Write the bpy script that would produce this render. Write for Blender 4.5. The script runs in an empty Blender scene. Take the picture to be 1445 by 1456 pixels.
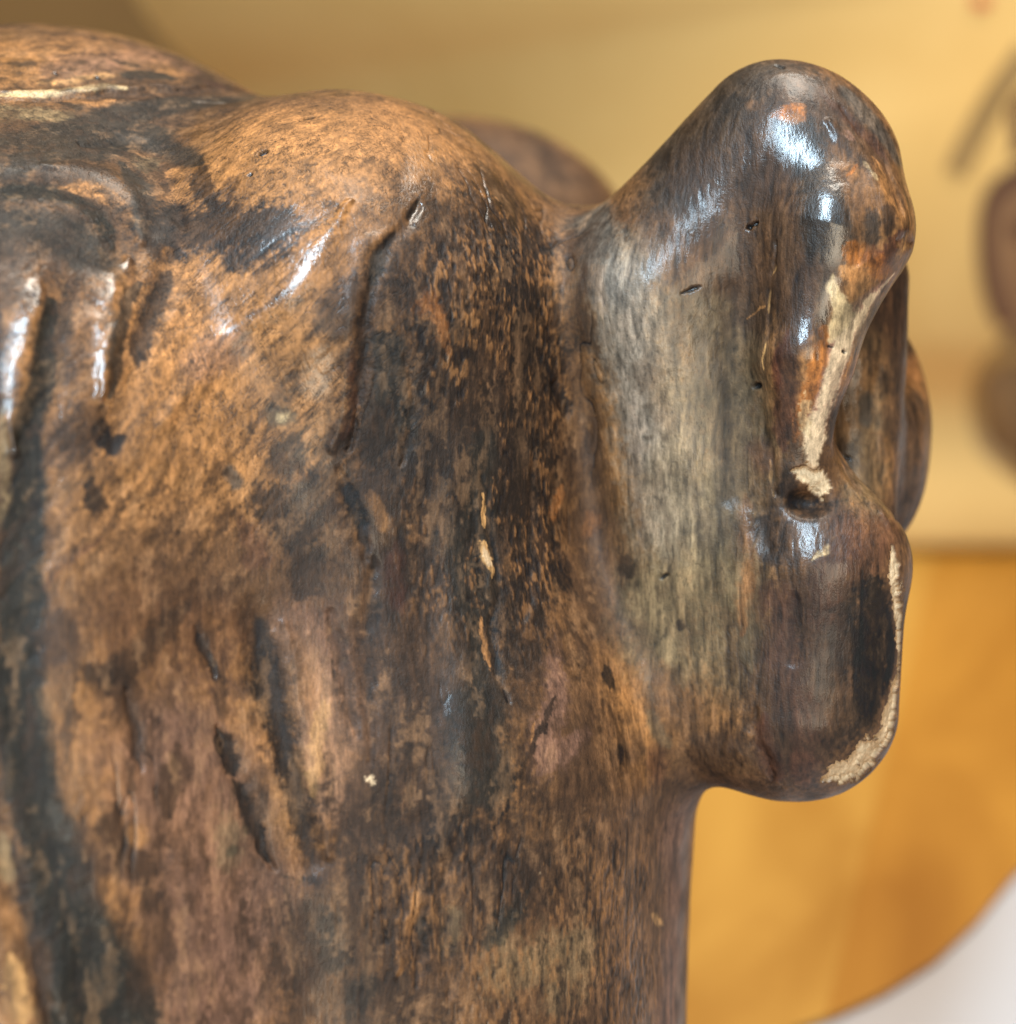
import bpy, math, time
import numpy as np
from mathutils import Vector, Matrix

T0 = time.time()
# ------------------------------------------------------------------ camera, world, lights
U = 1e-4                        # one design unit = 0.1 mm
DIST = 3500.0                   # camera to the middle of the bust (design units)
PITCH = math.radians(25)
CAMH = 2900.0
RIGHT = np.array([1.0, 0, 0])
FWD = np.array([0, math.cos(PITCH), -math.sin(PITCH)])
UP = np.array([0, math.sin(PITCH), math.cos(PITCH)])
CAMP = np.array([0, 0, CAMH])
sc = bpy.context.scene
col = sc.collection

def to_world(D):                # design coordinates (x right, y away, z up of the tilted head) -> metres
    D = np.asarray(D, dtype=np.float64)
    return (CAMP + D[..., :1] * RIGHT + (D[..., 1:2] + DIST) * FWD + D[..., 2:3] * UP) * U

cam = bpy.data.cameras.new('camera')
cam.sensor_fit = 'HORIZONTAL'
cam.sensor_width = 36.0
cam.lens = 36.0 * DIST / 1445.0
cam.clip_start = 0.005
cam.clip_end = 50
cam.dof.use_dof = True
cam.dof.focus_distance = (DIST - 60) * U
cam.dof.aperture_fstop = cam.lens / 1000 / 0.0092
camo = bpy.data.objects.new('camera', cam)
col.objects.link(camo)
camo.location = Vector(CAMP * U)
camo.rotation_euler = (math.radians(90) - PITCH, 0, 0)
sc.camera = camo

w = bpy.data.worlds.new('World')
sc.world = w
w.use_nodes = True
bg = w.node_tree.nodes['Background']
bg.inputs[0].default_value = (1.0, 0.93, 0.83, 1)
bg.inputs[1].default_value = 0.23

def area(name, d, target, size, energy, color, size_y=None):
    L = bpy.data.lights.new(name, 'AREA')
    L.energy = energy
    L.color = color
    L.size = size
    if size_y:
        L.shape = 'RECTANGLE'
        L.size_y = size_y
    o = bpy.data.objects.new(name, L)
    col.objects.link(o)
    p = Vector(to_world(np.array(d)))
    t = Vector(to_world(np.array(target)))
    o.location = p
    o.rotation_euler = (t - p).to_track_quat('-Z', 'Y').to_euler()
    return o

area('window_light', (-1000, -5600, 3350), (0, 0, 0), 0.07, 8.0, (0.62, 0.83, 1.0), 0.40)
area('ceiling_lamp', (1900, -1800, 9300), (300, 1200, 0), 0.50, 15.5, (1.0, 0.92, 0.80))
area('desk_lamp', (900, -5600, -700), (0, 0, 0), 0.20, 1.2, (1.0, 0.84, 0.62))

sc.view_settings.view_transform = 'Standard'
sc.view_settings.look = 'None'
sc.view_settings.gamma = 1
sc.view_settings.exposure = -0.12
sc.cycles.use_denoising = True
sc.cycles.max_bounces = 6

# ------------------------------------------------------------------ noise
rng = np.random.default_rng(7)
TAB = rng.random((64, 64, 64)).astype(np.float32) * 2 - 1

def vnoise(P, seed=0):
    P = P.astype(np.float32) + np.float32(seed * 17.37 + 1000.0)
    i = np.floor(P).astype(np.int32)
    f = P - i
    f = f * f * (3 - 2 * f)
    i &= 63
    j = (i + 1) & 63
    x0, y0, z0 = i[:, 0], i[:, 1], i[:, 2]
    x1, y1, z1 = j[:, 0], j[:, 1], j[:, 2]
    fx, fy, fz = f[:, 0], f[:, 1], f[:, 2]
    a = TAB[x0, y0, z0] * (1 - fx) + TAB[x1, y0, z0] * fx
    b = TAB[x0, y1, z0] * (1 - fx) + TAB[x1, y1, z0] * fx
    c = TAB[x0, y0, z1] * (1 - fx) + TAB[x1, y0, z1] * fx
    d = TAB[x0, y1, z1] * (1 - fx) + TAB[x1, y1, z1] * fx
    a = a * (1 - fy) + b * fy
    c = c * (1 - fy) + d * fy
    return a * (1 - fz) + c * fz

def fbm(P, size, octv=3, seed=0, stretch=(1, 1, 1)):
    s = np.array(stretch, dtype=np.float32) * size
    r = 0
    amp = 1.0
    tot = 0
    for k in range(octv):
        r = r + amp * vnoise(P / s * (2 ** k), seed + k * 3)
        tot += amp
        amp *= 0.55
    return r / tot

def sstep(a, b, x):
    t = np.clip((x - a) / (b - a), 0, 1)
    return t * t * (3 - 2 * t)

# ------------------------------------------------------------------ the bust as a distance field
def D(px, py, y=0.0):           # photo-sized coordinates at the head's own scale -> design space
    k = (DIST + y) / DIST
    return np.array([(px - 722.5) * k, y, (728.0 - py) * k], dtype=np.float32)

def ell(P, c, r):
    r = np.array(r, dtype=np.float32)
    q = (P - c) / r
    k0 = np.sqrt((q * q).sum(1))
    q2 = q / r
    k1 = np.sqrt((q2 * q2).sum(1)) + 1e-9
    return k0 * (k0 - 1) / k1

def cone(P, a, b, ra, rb, sq=(1, 1, 1)):
    s = np.array(sq, dtype=np.float32)
    a = a / s
    b = b / s
    P = P / s
    ab = b - a
    t = np.clip(((P - a) @ ab) / (ab @ ab), 0, 1)
    q = P - a - t[:, None] * ab
    return (np.sqrt((q * q).sum(1)) - (ra + (rb - ra) * t)) * min(sq)

def smin(a, b, k):
    h = np.maximum(k - np.abs(a - b), 0) / k
    return np.minimum(a, b) - h * h * h * k / 6

def smax(a, b, k):
    return -smin(-a, -b, k)

def head_parts(P):
    A = cone(P, D(488, 466, 230), D(480, 1500, 260), 348, 440)
    nk = cone(P, D(575, 1110, 300), D(540, 1560, 300), 444, 470)
    A = smin(A, nk, 120)
    B = cone(P, D(-60, 672, 190), D(-90, 1560, 120), 560, 600)
    C = ell(P, D(60, 376, 420), (490, 430, 372))
    h = smin(A, B, 260)
    h = smin(h, cone(P, D(470, 466, 170), D(484, 640, 190), 340, 322), 60)
    h = smin(h, C, 150)
    E = ell(P, D(640, 382, 1150), (359, 240, 288))
    sk = ell(P, D(200, 900, 900), (760, 620, 800))     # the far side of the head
    return smin(smin(h, sk, 200), E, 50)

def ear_parts(P):
    # upper lobe of the shell
    u = cone(P, D(1112, 216, 60), D(934, 420, 110), 134, 142, (1, 0.72, 1))
    u = smin(u, cone(P, D(1165, 250, 50), D(1186, 316, 40), 120, 112, (1, 0.8, 1)), 60)
    # back of the shell: a ridge and a flat sheet
    s = cone(P, D(935, 420, 90), D(975, 1016, 130), 104, 84, (1, 0.8, 1))
    s2 = cone(P, D(1055, 380, 64), D(1085, 1006, 86), 112, 106, (1, 0.6, 1))
    s = smin(s, s2, 90)
    # rolled rim
    r = cone(P, D(1188, 330, -10), D(1146, 505, -12), 100, 66, (1, 0.8, 1))
    r = smin(r, cone(P, D(1146, 505, -12), D(1130, 650, 10), 66, 40, (1, 0.9, 1)), 30)
    # lower lobe
    l = cone(P, D(1178, 812, 40), D(1158, 1008, 60), 110, 119, (1, 0.72, 1))
    l = smin(l, cone(P, D(1150, 735, 70), D(1205, 800, 60), 66, 80), 60)
    e = smin(u, s, 80)
    e = smin(e, r, 60)
    e = smin(e, l, 110)
    # inner side of the shell seen past the rim
    f1 = cone(P, D(1200, 400, 190), D(1215, 740, 170), 98, 66, (1, 0.8, 1))
    f2 = ell(P, D(1247, 645, 270), (78, 90, 142))
    f3 = ell(P, D(1246, 612, 300), (84, 70, 176))
    f = smin(smin(f1, f2, 40), f3, 30)
    return e, f, u, r, l

def sdf(P):
    h = head_parts(P)
    e, f, _, _, _ = ear_parts(P)
    # fillet between ear and head
    web = cone(P, D(860, 380, 190), D(915, 1000, 190), 78, 96, (1, 0.7, 1))
    g = smin(h, web, 170)
    g = smin(g, e, 90)
    g = smin(g, f, 8)
    pit = ell(P, D(1150, 714, -40), (36, 40, 22))
    g = smax(g, -pit, 18)
    # neck and shoulders run down to the table
    base = cone(P, D(430, 1560, 330), D(380, 2150, 0), 440, 560)
    g = smin(g, base, 160)
    # cut flat on the table
    hz = (CAMH - (P[:, 1] + DIST) * math.sin(PITCH) + P[:, 2] * math.cos(PITCH))
    g = smax(g, -(hz - 4), 30)
    return g

def grad(P, e=1.5):
    k = np.array([[1, -1, -1], [-1, -1, 1], [-1, 1, -1], [1, 1, 1]], dtype=np.float32)
    g = 0
    d = 0
    for v in k:
        s = sdf(P + v * e)
        d = d + s * 0.25
        g = g + v * s[:, None]
    n = np.sqrt((g * g).sum(1, keepdims=True)) + 1e-9
    return g / n, n[:, 0] / (4 * e), d

def project(P, it=2):
    for _ in range(it):
        n, gl, d = grad(P)
        d = d / np.clip(gl, 0.4, 2)
        P = P - n * np.clip(d, -20, 20)[:, None]
    return P.astype(np.float32)

# ---- surface nets
STEP = 16.0
lo = np.array([-1400, -640, -1900], dtype=np.float32)
hi = np.array([720, 1640, 760], dtype=np.float32)
dims = np.ceil((hi - lo) / STEP).astype(int) + 1
ax = [lo[i] + STEP * np.arange(dims[i], dtype=np.float32) for i in range(3)]
vals = np.empty(dims, dtype=np.float32)
for i in range(dims[0]):
    Y, Z = np.meshgrid(ax[1], ax[2], indexing='ij')
    pts = np.stack([np.full(Y.size, ax[0][i], np.float32), Y.ravel(), Z.ravel()], 1)
    vals[i] = sdf(pts).reshape(dims[1], dims[2])
neg = vals < 0
c8 = [(a, b, c) for a in (0, 1) for b in (0, 1) for c in (0, 1)]
cnt = sum(neg[a:dims[0] - 1 + a, b:dims[1] - 1 + b, c:dims[2] - 1 + c].astype(np.int8) for a, b, c in c8)
act = (cnt > 0) & (cnt < 8)
cells = np.argwhere(act)
idx = -np.ones(act.shape, dtype=np.int64)
idx[act] = np.arange(len(cells))
V = np.zeros((len(cells), 3))
W = np.zeros(len(cells))
cv = {c: vals[cells[:, 0] + c[0], cells[:, 1] + c[1], cells[:, 2] + c[2]] for c in c8}
for p in c8:
    for q in c8:
        if p < q and sum(abs(a - b) for a, b in zip(p, q)) == 1:
            a, b = cv[p], cv[q]
            m = (a < 0) != (b < 0)
            t = np.where(m, a / np.where(m, a - b, 1), 0)
            V += m[:, None] * (np.array(p) + t[:, None] * (np.array(q) - np.array(p)))
            W += m
V = (lo + STEP * (cells + V / W[:, None])).astype(np.float32)
quads = []
for axis in range(3):
    o1, o2 = (axis + 1) % 3, (axis + 2) % 3
    s0 = [slice(None)] * 3
    s1 = [slice(None)] * 3
    s0[axis] = slice(0, -1)
    s1[axis] = slice(1, None)
    ch = neg[tuple(s0)] != neg[tuple(s1)]
    e = np.argwhere(ch)
    e = e[(e[:, o1] > 0) & (e[:, o2] > 0) & (e[:, o1] < dims[o1] - 1) & (e[:, o2] < dims[o2] - 1)]
    flip = neg[tuple(s0)][tuple(e.T)]
    def cell(d1, d2):
        k = e.copy()
        k[:, o1] -= d1
        k[:, o2] -= d2
        return idx[tuple(k.T)]
    q = np.stack([cell(0, 0), cell(1, 0), cell(1, 1), cell(0, 1)], 1)
    q[~flip] = q[~flip][:, ::-1]
    quads.append(q)
F = np.concatenate(quads)
F = F[(F >= 0).all(1)]
V = project(V, 3)
print('nets', len(V), len(F), round(time.time() - T0, 1))

def subdivide(V, F):
    n = len(V)
    e = np.stack([F, np.roll(F, -1, 1)], 2).reshape(-1, 2)
    e = np.sort(e, 1)
    key = e[:, 0] * n + e[:, 1]
    u, inv = np.unique(key, return_inverse=True)
    em = (V[u // n] + V[u % n]) / 2
    fc = V[F].mean(1)
    ne = len(u)
    inv = inv.reshape(-1, 4) + n
    ci = n + ne + np.arange(len(F))
    out = []
    for k in range(4):
        out.append(np.stack([F[:, k], inv[:, k], ci, inv[:, (k - 1) % 4]], 1))
    return np.concatenate([V, em, fc]).astype(np.float32), np.concatenate(out)

def compact(V, F):
    u, inv = np.unique(F, return_inverse=True)
    return V[u], inv.reshape(F.shape)

def vnormals(V, F):
    a = V[F[:, 2]] - V[F[:, 0]]
    b = V[F[:, 3]] - V[F[:, 1]]
    fn = np.cross(a, b)
    N = np.zeros((len(V), 3))
    for k in range(4):
        for c in range(3):
            N[:, c] += np.bincount(F[:, k], weights=fn[:, c], minlength=len(V))
    return (N / (np.linalg.norm(N, axis=1, keepdims=True) + 1e-12)).astype(np.float32)

fcen = V[F].mean(1)
fnr = np.cross(V[F[:, 2]] - V[F[:, 0]], V[F[:, 3]] - V[F[:, 1]])
fnr /= np.linalg.norm(fnr, axis=1, keepdims=True) + 1e-9
view = fcen - np.array([0, -DIST, 0])
view /= np.linalg.norm(view, axis=1, keepdims=True)
kk = DIST / (DIST + fcen[:, 1])
near = (np.abs(fcen[:, 0] * kk) < 750) & (np.abs(fcen[:, 2] * kk) < 756) & ((fnr * view).sum(1) < 0.12) & (fcen[:, 1] < 900)
Vf, Ff = compact(V, F[near])
Vb, Fb = compact(V, F[~near])
LEVELS = 3
for _ in range(LEVELS):
    Vf, Ff = subdivide(Vf, Ff)
    Vf = project(Vf, 1)
print('fine', len(Vf), len(Ff), round(time.time() - T0, 1))

# ------------------------------------------------------------------ strokes of paint, wear and carving, laid on the surface in 3D
def drop(pts):                  # put points of a stroke on the surface of the head, from behind the ear
    pts = np.array(pts, dtype=np.float32)
    d = np.stack([pts[:, 0] - 722.5, np.full(len(pts), DIST), 728.0 - pts[:, 1]], 1).astype(np.float32)
    d /= np.linalg.norm(d, axis=1, keepdims=True)
    o = np.array([0, -DIST, 0], dtype=np.float32)
    t = np.full(len(pts), DIST - 900, dtype=np.float32)
    for _ in range(70):
        t = t + np.clip(sdf(o + d * t[:, None]) * 0.8, -10, 60)
    P = o + d * t[:, None]
    return P, np.abs(sdf(P)) < 6

def catmull(p, n=3):
    p = np.array(p, dtype=float)
    if len(p) < 3:
        return np.concatenate([p[:1] + (p[1:] - p[:1]) * t for t in np.linspace(0, 1, 6)[:, None]]).reshape(-1, p.shape[1]) if len(p) == 2 else p
    q = np.concatenate([[2 * p[0] - p[1]], p, [2 * p[-1] - p[-2]]])
    out = []
    for i in range(len(p) - 1):
        a, b, c, d = q[i:i + 4]
        for t in np.arange(n) / n:
            out.append(0.5 * (2 * b + (c - a) * t + (2 * a - 5 * b + 4 * c - d) * t * t + (3 * b - a - 3 * c + d) * t ** 3))
    out.append(p[-1])
    return np.array(out)

LAID = {}                       # strokes already laid on the surface

def stroke_key(pts, r):
    return (tuple(tuple(float(v) for v in q) for q in pts), float(r))

def lay(strokes):               # lay many strokes at once
    allp, keys, cuts = [], [], [0]
    for pts, r in strokes:
        p = catmull(np.array([(q[0], q[1], q[2] if len(q) > 2 else r) for q in pts], dtype=float))
        allp.append(p)
        keys.append(stroke_key(pts, r))
        cuts.append(cuts[-1] + len(p))
    p = np.concatenate(allp)
    H, ok = drop(p[:, :2])
    for k, a, b in zip(keys, cuts, cuts[1:]):
        m = ok[a:b]
        if b - a > 3 and k[1] < 24:          # thin strokes taper at both ends
            t = np.linspace(0, 1, b - a)
            p[a:b, 2] *= .35 + .65 * np.clip(np.minimum(t, 1 - t) * 4.5, 0, 1)
        LAID[k] = (H[a:b][m], p[a:b, 2][m].astype(np.float32))

def stroke_field(V, pts, r, pad=2.0):
    """relative distance d/r of the points V to a stroke; returns (indices, d/r)"""
    H, R = LAID[stroke_key(pts, r)]
    if len(H) == 0:
        return None
    m = R.max() * pad
    lo_, hi_ = H.min(0) - m, H.max(0) + m
    ii = np.nonzero((V[:, 0] > lo_[0]) & (V[:, 0] < hi_[0]))[0]
    q = V[ii, 2]
    ii = ii[(q > lo_[2]) & (q < hi_[2])]
    q = V[ii, 1]
    ii = ii[(q > lo_[1]) & (q < hi_[1])]
    if len(ii) == 0:
        return None
    Q = V[ii]
    best = np.full(len(Q), 1e9, np.float32)
    if len(H) == 1:
        best = np.linalg.norm(Q - H[0], axis=1) / R[0]
    for k in range(len(H) - 1):
        a, b = H[k], H[k + 1]
        ab = b - a
        if ab @ ab > 90000:
            continue
        t = np.clip(((Q - a) @ ab) / (ab @ ab + 1e-9), 0, 1)
        q = Q - a - t[:, None] * ab
        best = np.minimum(best, np.sqrt((q * q).sum(1)) / (R[k] + (R[k + 1] - R[k]) * t))
    return ii, best

def lin(r, g, b):
    c = np.array([r, g, b]) / 255.0
    return np.where(c <= 0.04045, c / 12.92, ((c + 0.055) / 1.055) ** 2.4)

PAL = {k: lin(*v) for k, v in dict(
    tan=(158, 110, 69), ltan=(184, 140, 92), brown=(106, 75, 52), rbrown=(92, 57, 43), dark=(58, 43, 34),
    black=(33, 26, 22), grey=(92, 86, 78), dgrey=(58, 52, 45), olive=(100, 87, 66), green=(46, 47, 41), cream=(206, 178, 144),
    orange=(164, 98, 48), mauve=(134, 98, 82), pale=(186, 172, 158), red=(92, 46, 36), straw=(190, 164, 124),
    umber=(80, 56, 40), khaki=(128, 107, 78)).items()}

# --- carving: (points, radius, depth)  negative = groove, positive = ridge
CARVE = [
    # front hair roll: lip under the crown, swirl and locks
    ([(-30, 142), (100, 139), (200, 132), (330, 126), (400, 128)], 12, -9),
    ([(-30, 128), (80, 130), (190, 126), (300, 120)], 9, 5),
    ([(-40, 262), (60, 258), (130, 280), (172, 330), (176, 372)], 30, -12),
    ([(-40, 320), (40, 318), (110, 340)], 60, -12),
    ([(60, 235), (150, 245), (190, 290), (205, 345)], 20, 7),
    ([(120, 205), (200, 205), (238, 250), (262, 320)], 22, -9),
    # locks with bright crests at the left
    ([(60, 395, 14), (44, 440, 20), (32, 520, 20), (20, 640, 16)], 18, 14),
    ([(92, 420), (70, 520), (48, 680), (36, 850), (30, 1000), (60, 1180), (110, 1330), (150, 1470)], 40, -16),
    ([(185, 365), (160, 410), (152, 480), (146, 560)], 18, 14),
    ([(245, 370), (215, 450), (185, 540), (165, 620)], 26, -12),
    ([(-30, 1000), (0, 1200), (40, 1330), (80, 1470)], 22, -16),
    ([(500, 285, 12), (455, 350, 27), (412, 412, 26), (350, 460, 26), (290, 520, 34), (235, 600, 34)], 18, 8),
    ([(130, 980), (150, 1100)], 60, 8),
    # grooves low on the head
    ([(176, 980), (190, 1040), (197, 1092)], 11, -10),
    ([(280, 890), (300, 960)], 9, -7), ([(310, 1035), (345, 1110), (388, 1235)], 14, -12),
    ([(362, 880), (378, 960), (404, 1060), (425, 1140), (440, 1230)], 24, -16),
    ([(400, 890), (424, 1000), (452, 1120), (466, 1220)], 20, 7),
    ([(530, 790), (522, 920), (530, 1080)], 16, -7),
    ([(470, 870), (490, 960), (500, 1040)], 14, -6),
    ([(610, 700), (600, 850), (612, 1020), (600, 1160)], 26, -6),
    ([(650, 1190), (630, 1300), (640, 1420)], 16, -6),
    ([(760, 640), (756, 760), (744, 880)], 14, -5),
    ([(268, 1240), (285, 1330), (262, 1460)], 40, 8),
    # centre
    ([(596, 290), (575, 318), (545, 352), (528, 400), (520, 470), (514, 560), (500, 640)], 12, -10),
    ([(560, 318), (530, 352), (508, 400), (500, 470), (494, 560), (478, 640)], 18, 7),
    ([(640, 320), (560, 480), (540, 650)], 60, -7),
    ([(578, 505), (590, 560), (585, 620), (572, 660)], 8, -6),
    ([(488, 670), (505, 730), (520, 790)], 14, -8),
    ([(678, 660), (692, 720), (702, 800), (706, 900), (712, 970), (722, 1000)], 8, -5),
    ([(676, 700), (690, 790), (694, 860)], 9, 5),
    ([(660, 650), (650, 800), (655, 950), (670, 1120)], 30, 6),
    ([(790, 540), (800, 570), (806, 592)], 12, -10),
    ([(590, 1270), (575, 1330), (568, 1390)], 9, 5),
    ([(600, 1290), (600, 1400)], 10, -6),
    # ear
    ([(1100, 350), (1096, 420), (1085, 520), (1080, 585), (1095, 650), (1112, 700)], 9, -5),
    ([(1118, 250), (1140, 300), (1110, 380)], 40, -3),
    ([(1275, 340), (1296, 352)], 10, -7),
    ([(1200, 150), (1246, 210), (1276, 270), (1288, 310)], 9, -7),
    ([(1180, 170), (1228, 225), (1262, 290), (1284, 330)], 14, 7),
    ([(1215, 260), (1228, 310), (1232, 345)], 24, -7),
    ([(1222, 380), (1255, 360), (1285, 345)], 18, 6),
    ([(1090, 720), (1094, 780)], 22, -8),
    ([(1128, 850), (1130, 900), (1126, 945)], 20, -5),
    ([(1075, 1010), (1078, 1060), (1096, 1105)], 12, -10),
    ([(905, 990), (950, 1060), (985, 1100)], 24, -7),
    ([(930, 460), (935, 640), (955, 760)], 60, 5),
    ([(1040, 420), (1050, 560), (1050, 700)], 26, -6),
    ([(1246, 520), (1242, 600), (1250, 680), (1272, 740)], 14, -6),
    ([(1128, 712), (1150, 716), (1176, 712)], 26, -4),
    ([(800, 320), (806, 420), (818, 540), (830, 660), (856, 800), (890, 920)], 40, -1.5),
    ([(1176, 640), (1205, 690), (1245, 720), (1270, 762)], 9, 5),
]
# where the varnish lies thick and smooth
POLISH = [
    ([(500, 290, 14), (450, 352, 28), (405, 420, 24), (350, 470, 20)], 20, 1.0),
    ([(46, 400), (40, 460), (30, 540), (16, 640)], 20, 1.0), ([(178, 370), (158, 420), (152, 500), (144, 600)], 20, 1.0),
    ([(1140, 190), (1165, 250), (1178, 340)], 40, 1.0), ([(1190, 400), (1184, 440), (1178, 480)], 22, 1.0), ([(1150, 420), (1136, 470)], 18, .9),
    ([(606, 215), (600, 260), (592, 300)], 26, .9), ([(455, 515), (448, 545)], 24, .9), 
    ([(0, 85), (40, 85), (90, 92)], 14, .9), ([(90, 34), (130, 36)], 16, .9), ([(1240, 860), (1225, 930)], 26, .7), ([(270, 1250), (285, 1330), (265, 1440)], 40, .7),
    ([(890, 390), (896, 430)], 22, .7), ([(935, 470), (945, 620), (958, 740)], 34, .55), ([(950, 680), (960, 715)], 26, .45), ([(1285, 330), (1275, 350)], 10, .9),
]
# where the finish has gone dull: points, radius, amount
MATTE = [([(720, 210), (850, 290)], 110, .95), ([(500, 1130), (560, 1230), (580, 1380)], 110, .85), ([(430, 500), (400, 600)], 70, .4), ([(400, 170), (480, 210), (560, 230), (540, 170)], 70, .9),
         ([(290, 400), (300, 430)], 40, .6), ([(700, 1250), (800, 1380)], 120, .6), ([(225, 300), (262, 330)], 40, .9), ([(940, 1200), (950, 1450)], 70, .6)]
# small holes: x, y, radius, depth
HOLES = [([(370, 220), (380, 216)], 4.5, 6), ([(434, 170), (447, 166)], 4.5, 6), ([(1062, 324), (1068, 321), (1077, 316)], 4, 7), ([(1070, 552), (1077, 548)], 4.5, 6),
         ([(968, 418), (982, 412), (996, 407)], 3, 4), ([(1198, 499), (1203, 501)], 3.2, 4), ([(1176, 492), (1186, 494)], 2, 2), ([(941, 822), (950, 817)], 4, 3),
         ([(353, 250), (358, 248)], 3, 2), ([(1104, 92), (1112, 95)], 5, 2), ([(78, 103), (82, 106)], 3, 2), ([(136, 110), (142, 113)], 3.5, 3), ([(1198, 648), (1210, 652)], 2, 2)]
# paint broken away: polygon outlines as chains of blobs (x, y, r), depth
CHIPS = [
    [(1128, 669, 5), (1142, 669, 8), (1156, 676, 12), (1166, 690, 15), (1176, 699, 11)],
    [(1268, 778, 9), (1270, 800, 13), (1273, 830, 13), (1277, 870, 9), (1279, 920, 7), (1276, 970, 10), (1268, 1010, 16), (1262, 1045, 20), (1240, 1072, 26), (1214, 1092, 26), (1186, 1100, 22), (1172, 1108, 14)],
]

def paint_list():
    L = []
    def s(pts, r, c, a=0.9, rag=0.5, soft=0.5, streak=0.0):
        L.append((pts, r, c, a, rag, soft, streak))
    # ---------- broad areas
    s([(380, 200), (480, 230), (560, 190), (420, 330), (330, 420), (260, 480)], 110, 'tan', .85, .5, .8)
    s([(300, 480), (220, 560), (180, 660), (260, 700)], 120, 'tan', .7, .5, .9)
    s([(420, 480), (440, 540), (360, 640)], 70, 'tan', .6, .5, .9)
    s([(120, 450), (110, 560), (100, 660)], 40, 'brown', .5, .5, .9)
    s([(100, 1000), (130, 1100)], 60, 'tan', .6, .5, .9)
    s([(440, 900), (470, 1000), (460, 1120)], 50, 'mauve', .6, .7, .9)
    s([(250, 1100), (300, 1250), (330, 1350), (280, 1440)], 110, 'mauve', .6, .6, .9)
    s([(420, 950), (460, 1080), (400, 1160)], 50, 'ltan', .14, .8, .9)
    s([(60, 900), (200, 800), (320, 820)], 70, 'brown', .6, .7, .9)
    s([(180, 880), (300, 900)], 60, 'rbrown', .4, .7, .9)
    s([(600, 330), (680, 430), (740, 560), (700, 640)], 90, 'umber', .65, .9, .8)
    s([(560, 600), (600, 720), (580, 860), (620, 1000), (600, 1120)], 90, 'umber', .7, .8, .9)
    s([(690, 640), (680, 800), (690, 950), (690, 1100)], 50, 'dgrey', .75, .6, .8)
    s([(760, 640), (770, 760), (750, 900)], 45, 'dark', .6, 1.0, .7)
    s([(800, 960), (830, 1060), (850, 1160)], 60, 'brown', .7, .7, .9)
    s([(850, 1150), (800, 1250), (860, 1380)], 110, 'umber', .5, .8, .9)
    s([(640, 1200), (560, 1300), (480, 1350), (500, 1450)], 90, 'umber', .6, .8, .9)
    s([(700, 1400), (800, 1350), (860, 1420), (700, 1456)], 70, 'brown', .7, .8, .9)
    s([(940, 1200), (945, 1320), (930, 1450)], 60, 'brown', .7, .3, .9)
    s([(600, 420), (650, 520), (640, 620)], 70, 'dark', .7, 1.0, .8)
    s([(740, 380), (770, 480), (760, 600), (720, 680)], 56, 'dark', .8, 1.0, .7)
    s([(560, 560), (580, 660), (640, 720)], 60, 'dark', .75, .8, .8)
    s([(740, 720), (780, 800), (740, 880), (760, 940)], 44, 'dark', .8, 1.1, .7)
    s([(560, 620), (540, 740), (580, 860)], 44, 'dark', .7, .9, .8)
    s([(660, 320), (720, 420), (770, 520)], 50, 'black', .6, 1.1, .8)
    s([(680, 700), (670, 860), (680, 1000), (690, 1100)], 34, 'black', .5, .8, .8)
    s([(770, 640), (790, 740)], 30, 'black', .6, 1.0, .7)
    s([(640, 760), (600, 900), (640, 1050), (620, 1150)], 60, 'dark', .55, .9, .9)
    s([(540, 1180), (640, 1220), (760, 1200), (820, 1280)], 60, 'dark', .5, 1.0, .9)
    s([(440, 1340), (520, 1330), (560, 1430)], 60, 'dark', .5, .9, .9)
    # ---------- crown
    s([(-30, 70), (60, 70), (140, 70), (220, 90)], 50, 'tan', .75, .6, .8)
    s([(100, 100), (200, 80), (250, 90)], 34, 'mauve', .6, .7, .8)
    s([(280, 85), (340, 105), (410, 122)], 30, 'dgrey', .9, .4, .6)
    s([(-30, 134), (60, 132), (130, 126), (180, 127)], 8, 'straw', .95, .4, .4)
    s([(60, 118), (130, 112), (170, 108)], 8, 'ltan', .6, .6, .6)
    s([(172, 110), (205, 106), (245, 108)], 13, 'green', .95, .5, .4)
    s([(262, 108), (290, 114), (322, 122)], 9, 'rbrown', .8, .5, .5)
    s([(160, 84), (178, 92), (196, 92)], 9, 'dark', .8, .7, .5)
    s([(10, 92), (34, 92), (58, 90)], 7, 'dark', .7, .6, .5)
    s([(-30, 160), (50, 160), (100, 170)], 24, 'khaki', .9, .8, .5)
    s([(78, 140), (100, 150), (118, 158)], 10, 'dark', .95, .3, .4)
    s([(105, 138), (140, 148), (165, 142)], 9, 'tan', .9, .6, .4)
    s([(-30, 200), (60, 195), (140, 175), (240, 150), (340, 140)], 26, 'dgrey', .95, .4, .4)
    s([(-40, 240), (60, 225), (160, 205), (220, 190)], 26, 'dgrey', .95, .4, .5)
    s([(60, 190), (20, 200)], 14, 'dark', .7, .9, .5)
    s([(260, 150), (330, 138), (400, 133)], 12, 'dgrey', .8, .5, .6)
    s([(265, 142), (320, 146)], 4, 'pale', .5, .8, .6)
    s([(-10, 235), (10, 225)], 10, 'brown', .7, .7, .6)
    # swirl
    s([(50, 255), (110, 240), (160, 255)], 22, 'umber', .85, .7, .5)
    s([(85, 262), (140, 270), (175, 300), (195, 335)], 14, 'tan', .85, .6, .4)
    s([(150, 270), (185, 320), (200, 345)], 12, 'brown', .8, .6, .5)
    s([(-40, 275), (30, 268), (90, 276), (140, 305), (160, 345)], 20, 'green', .97, .2, .4)
    s([(-40, 320), (40, 320), (110, 340), (130, 360)], 38, 'dgrey', .95, .3, .5)
    s([(-40, 350), (60, 370)], 24, 'umber', .5, .6, .7)
    s([(170, 230), (200, 280), (215, 330), (240, 300)], 18, 'dgrey', .95, .4, .4)
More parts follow.
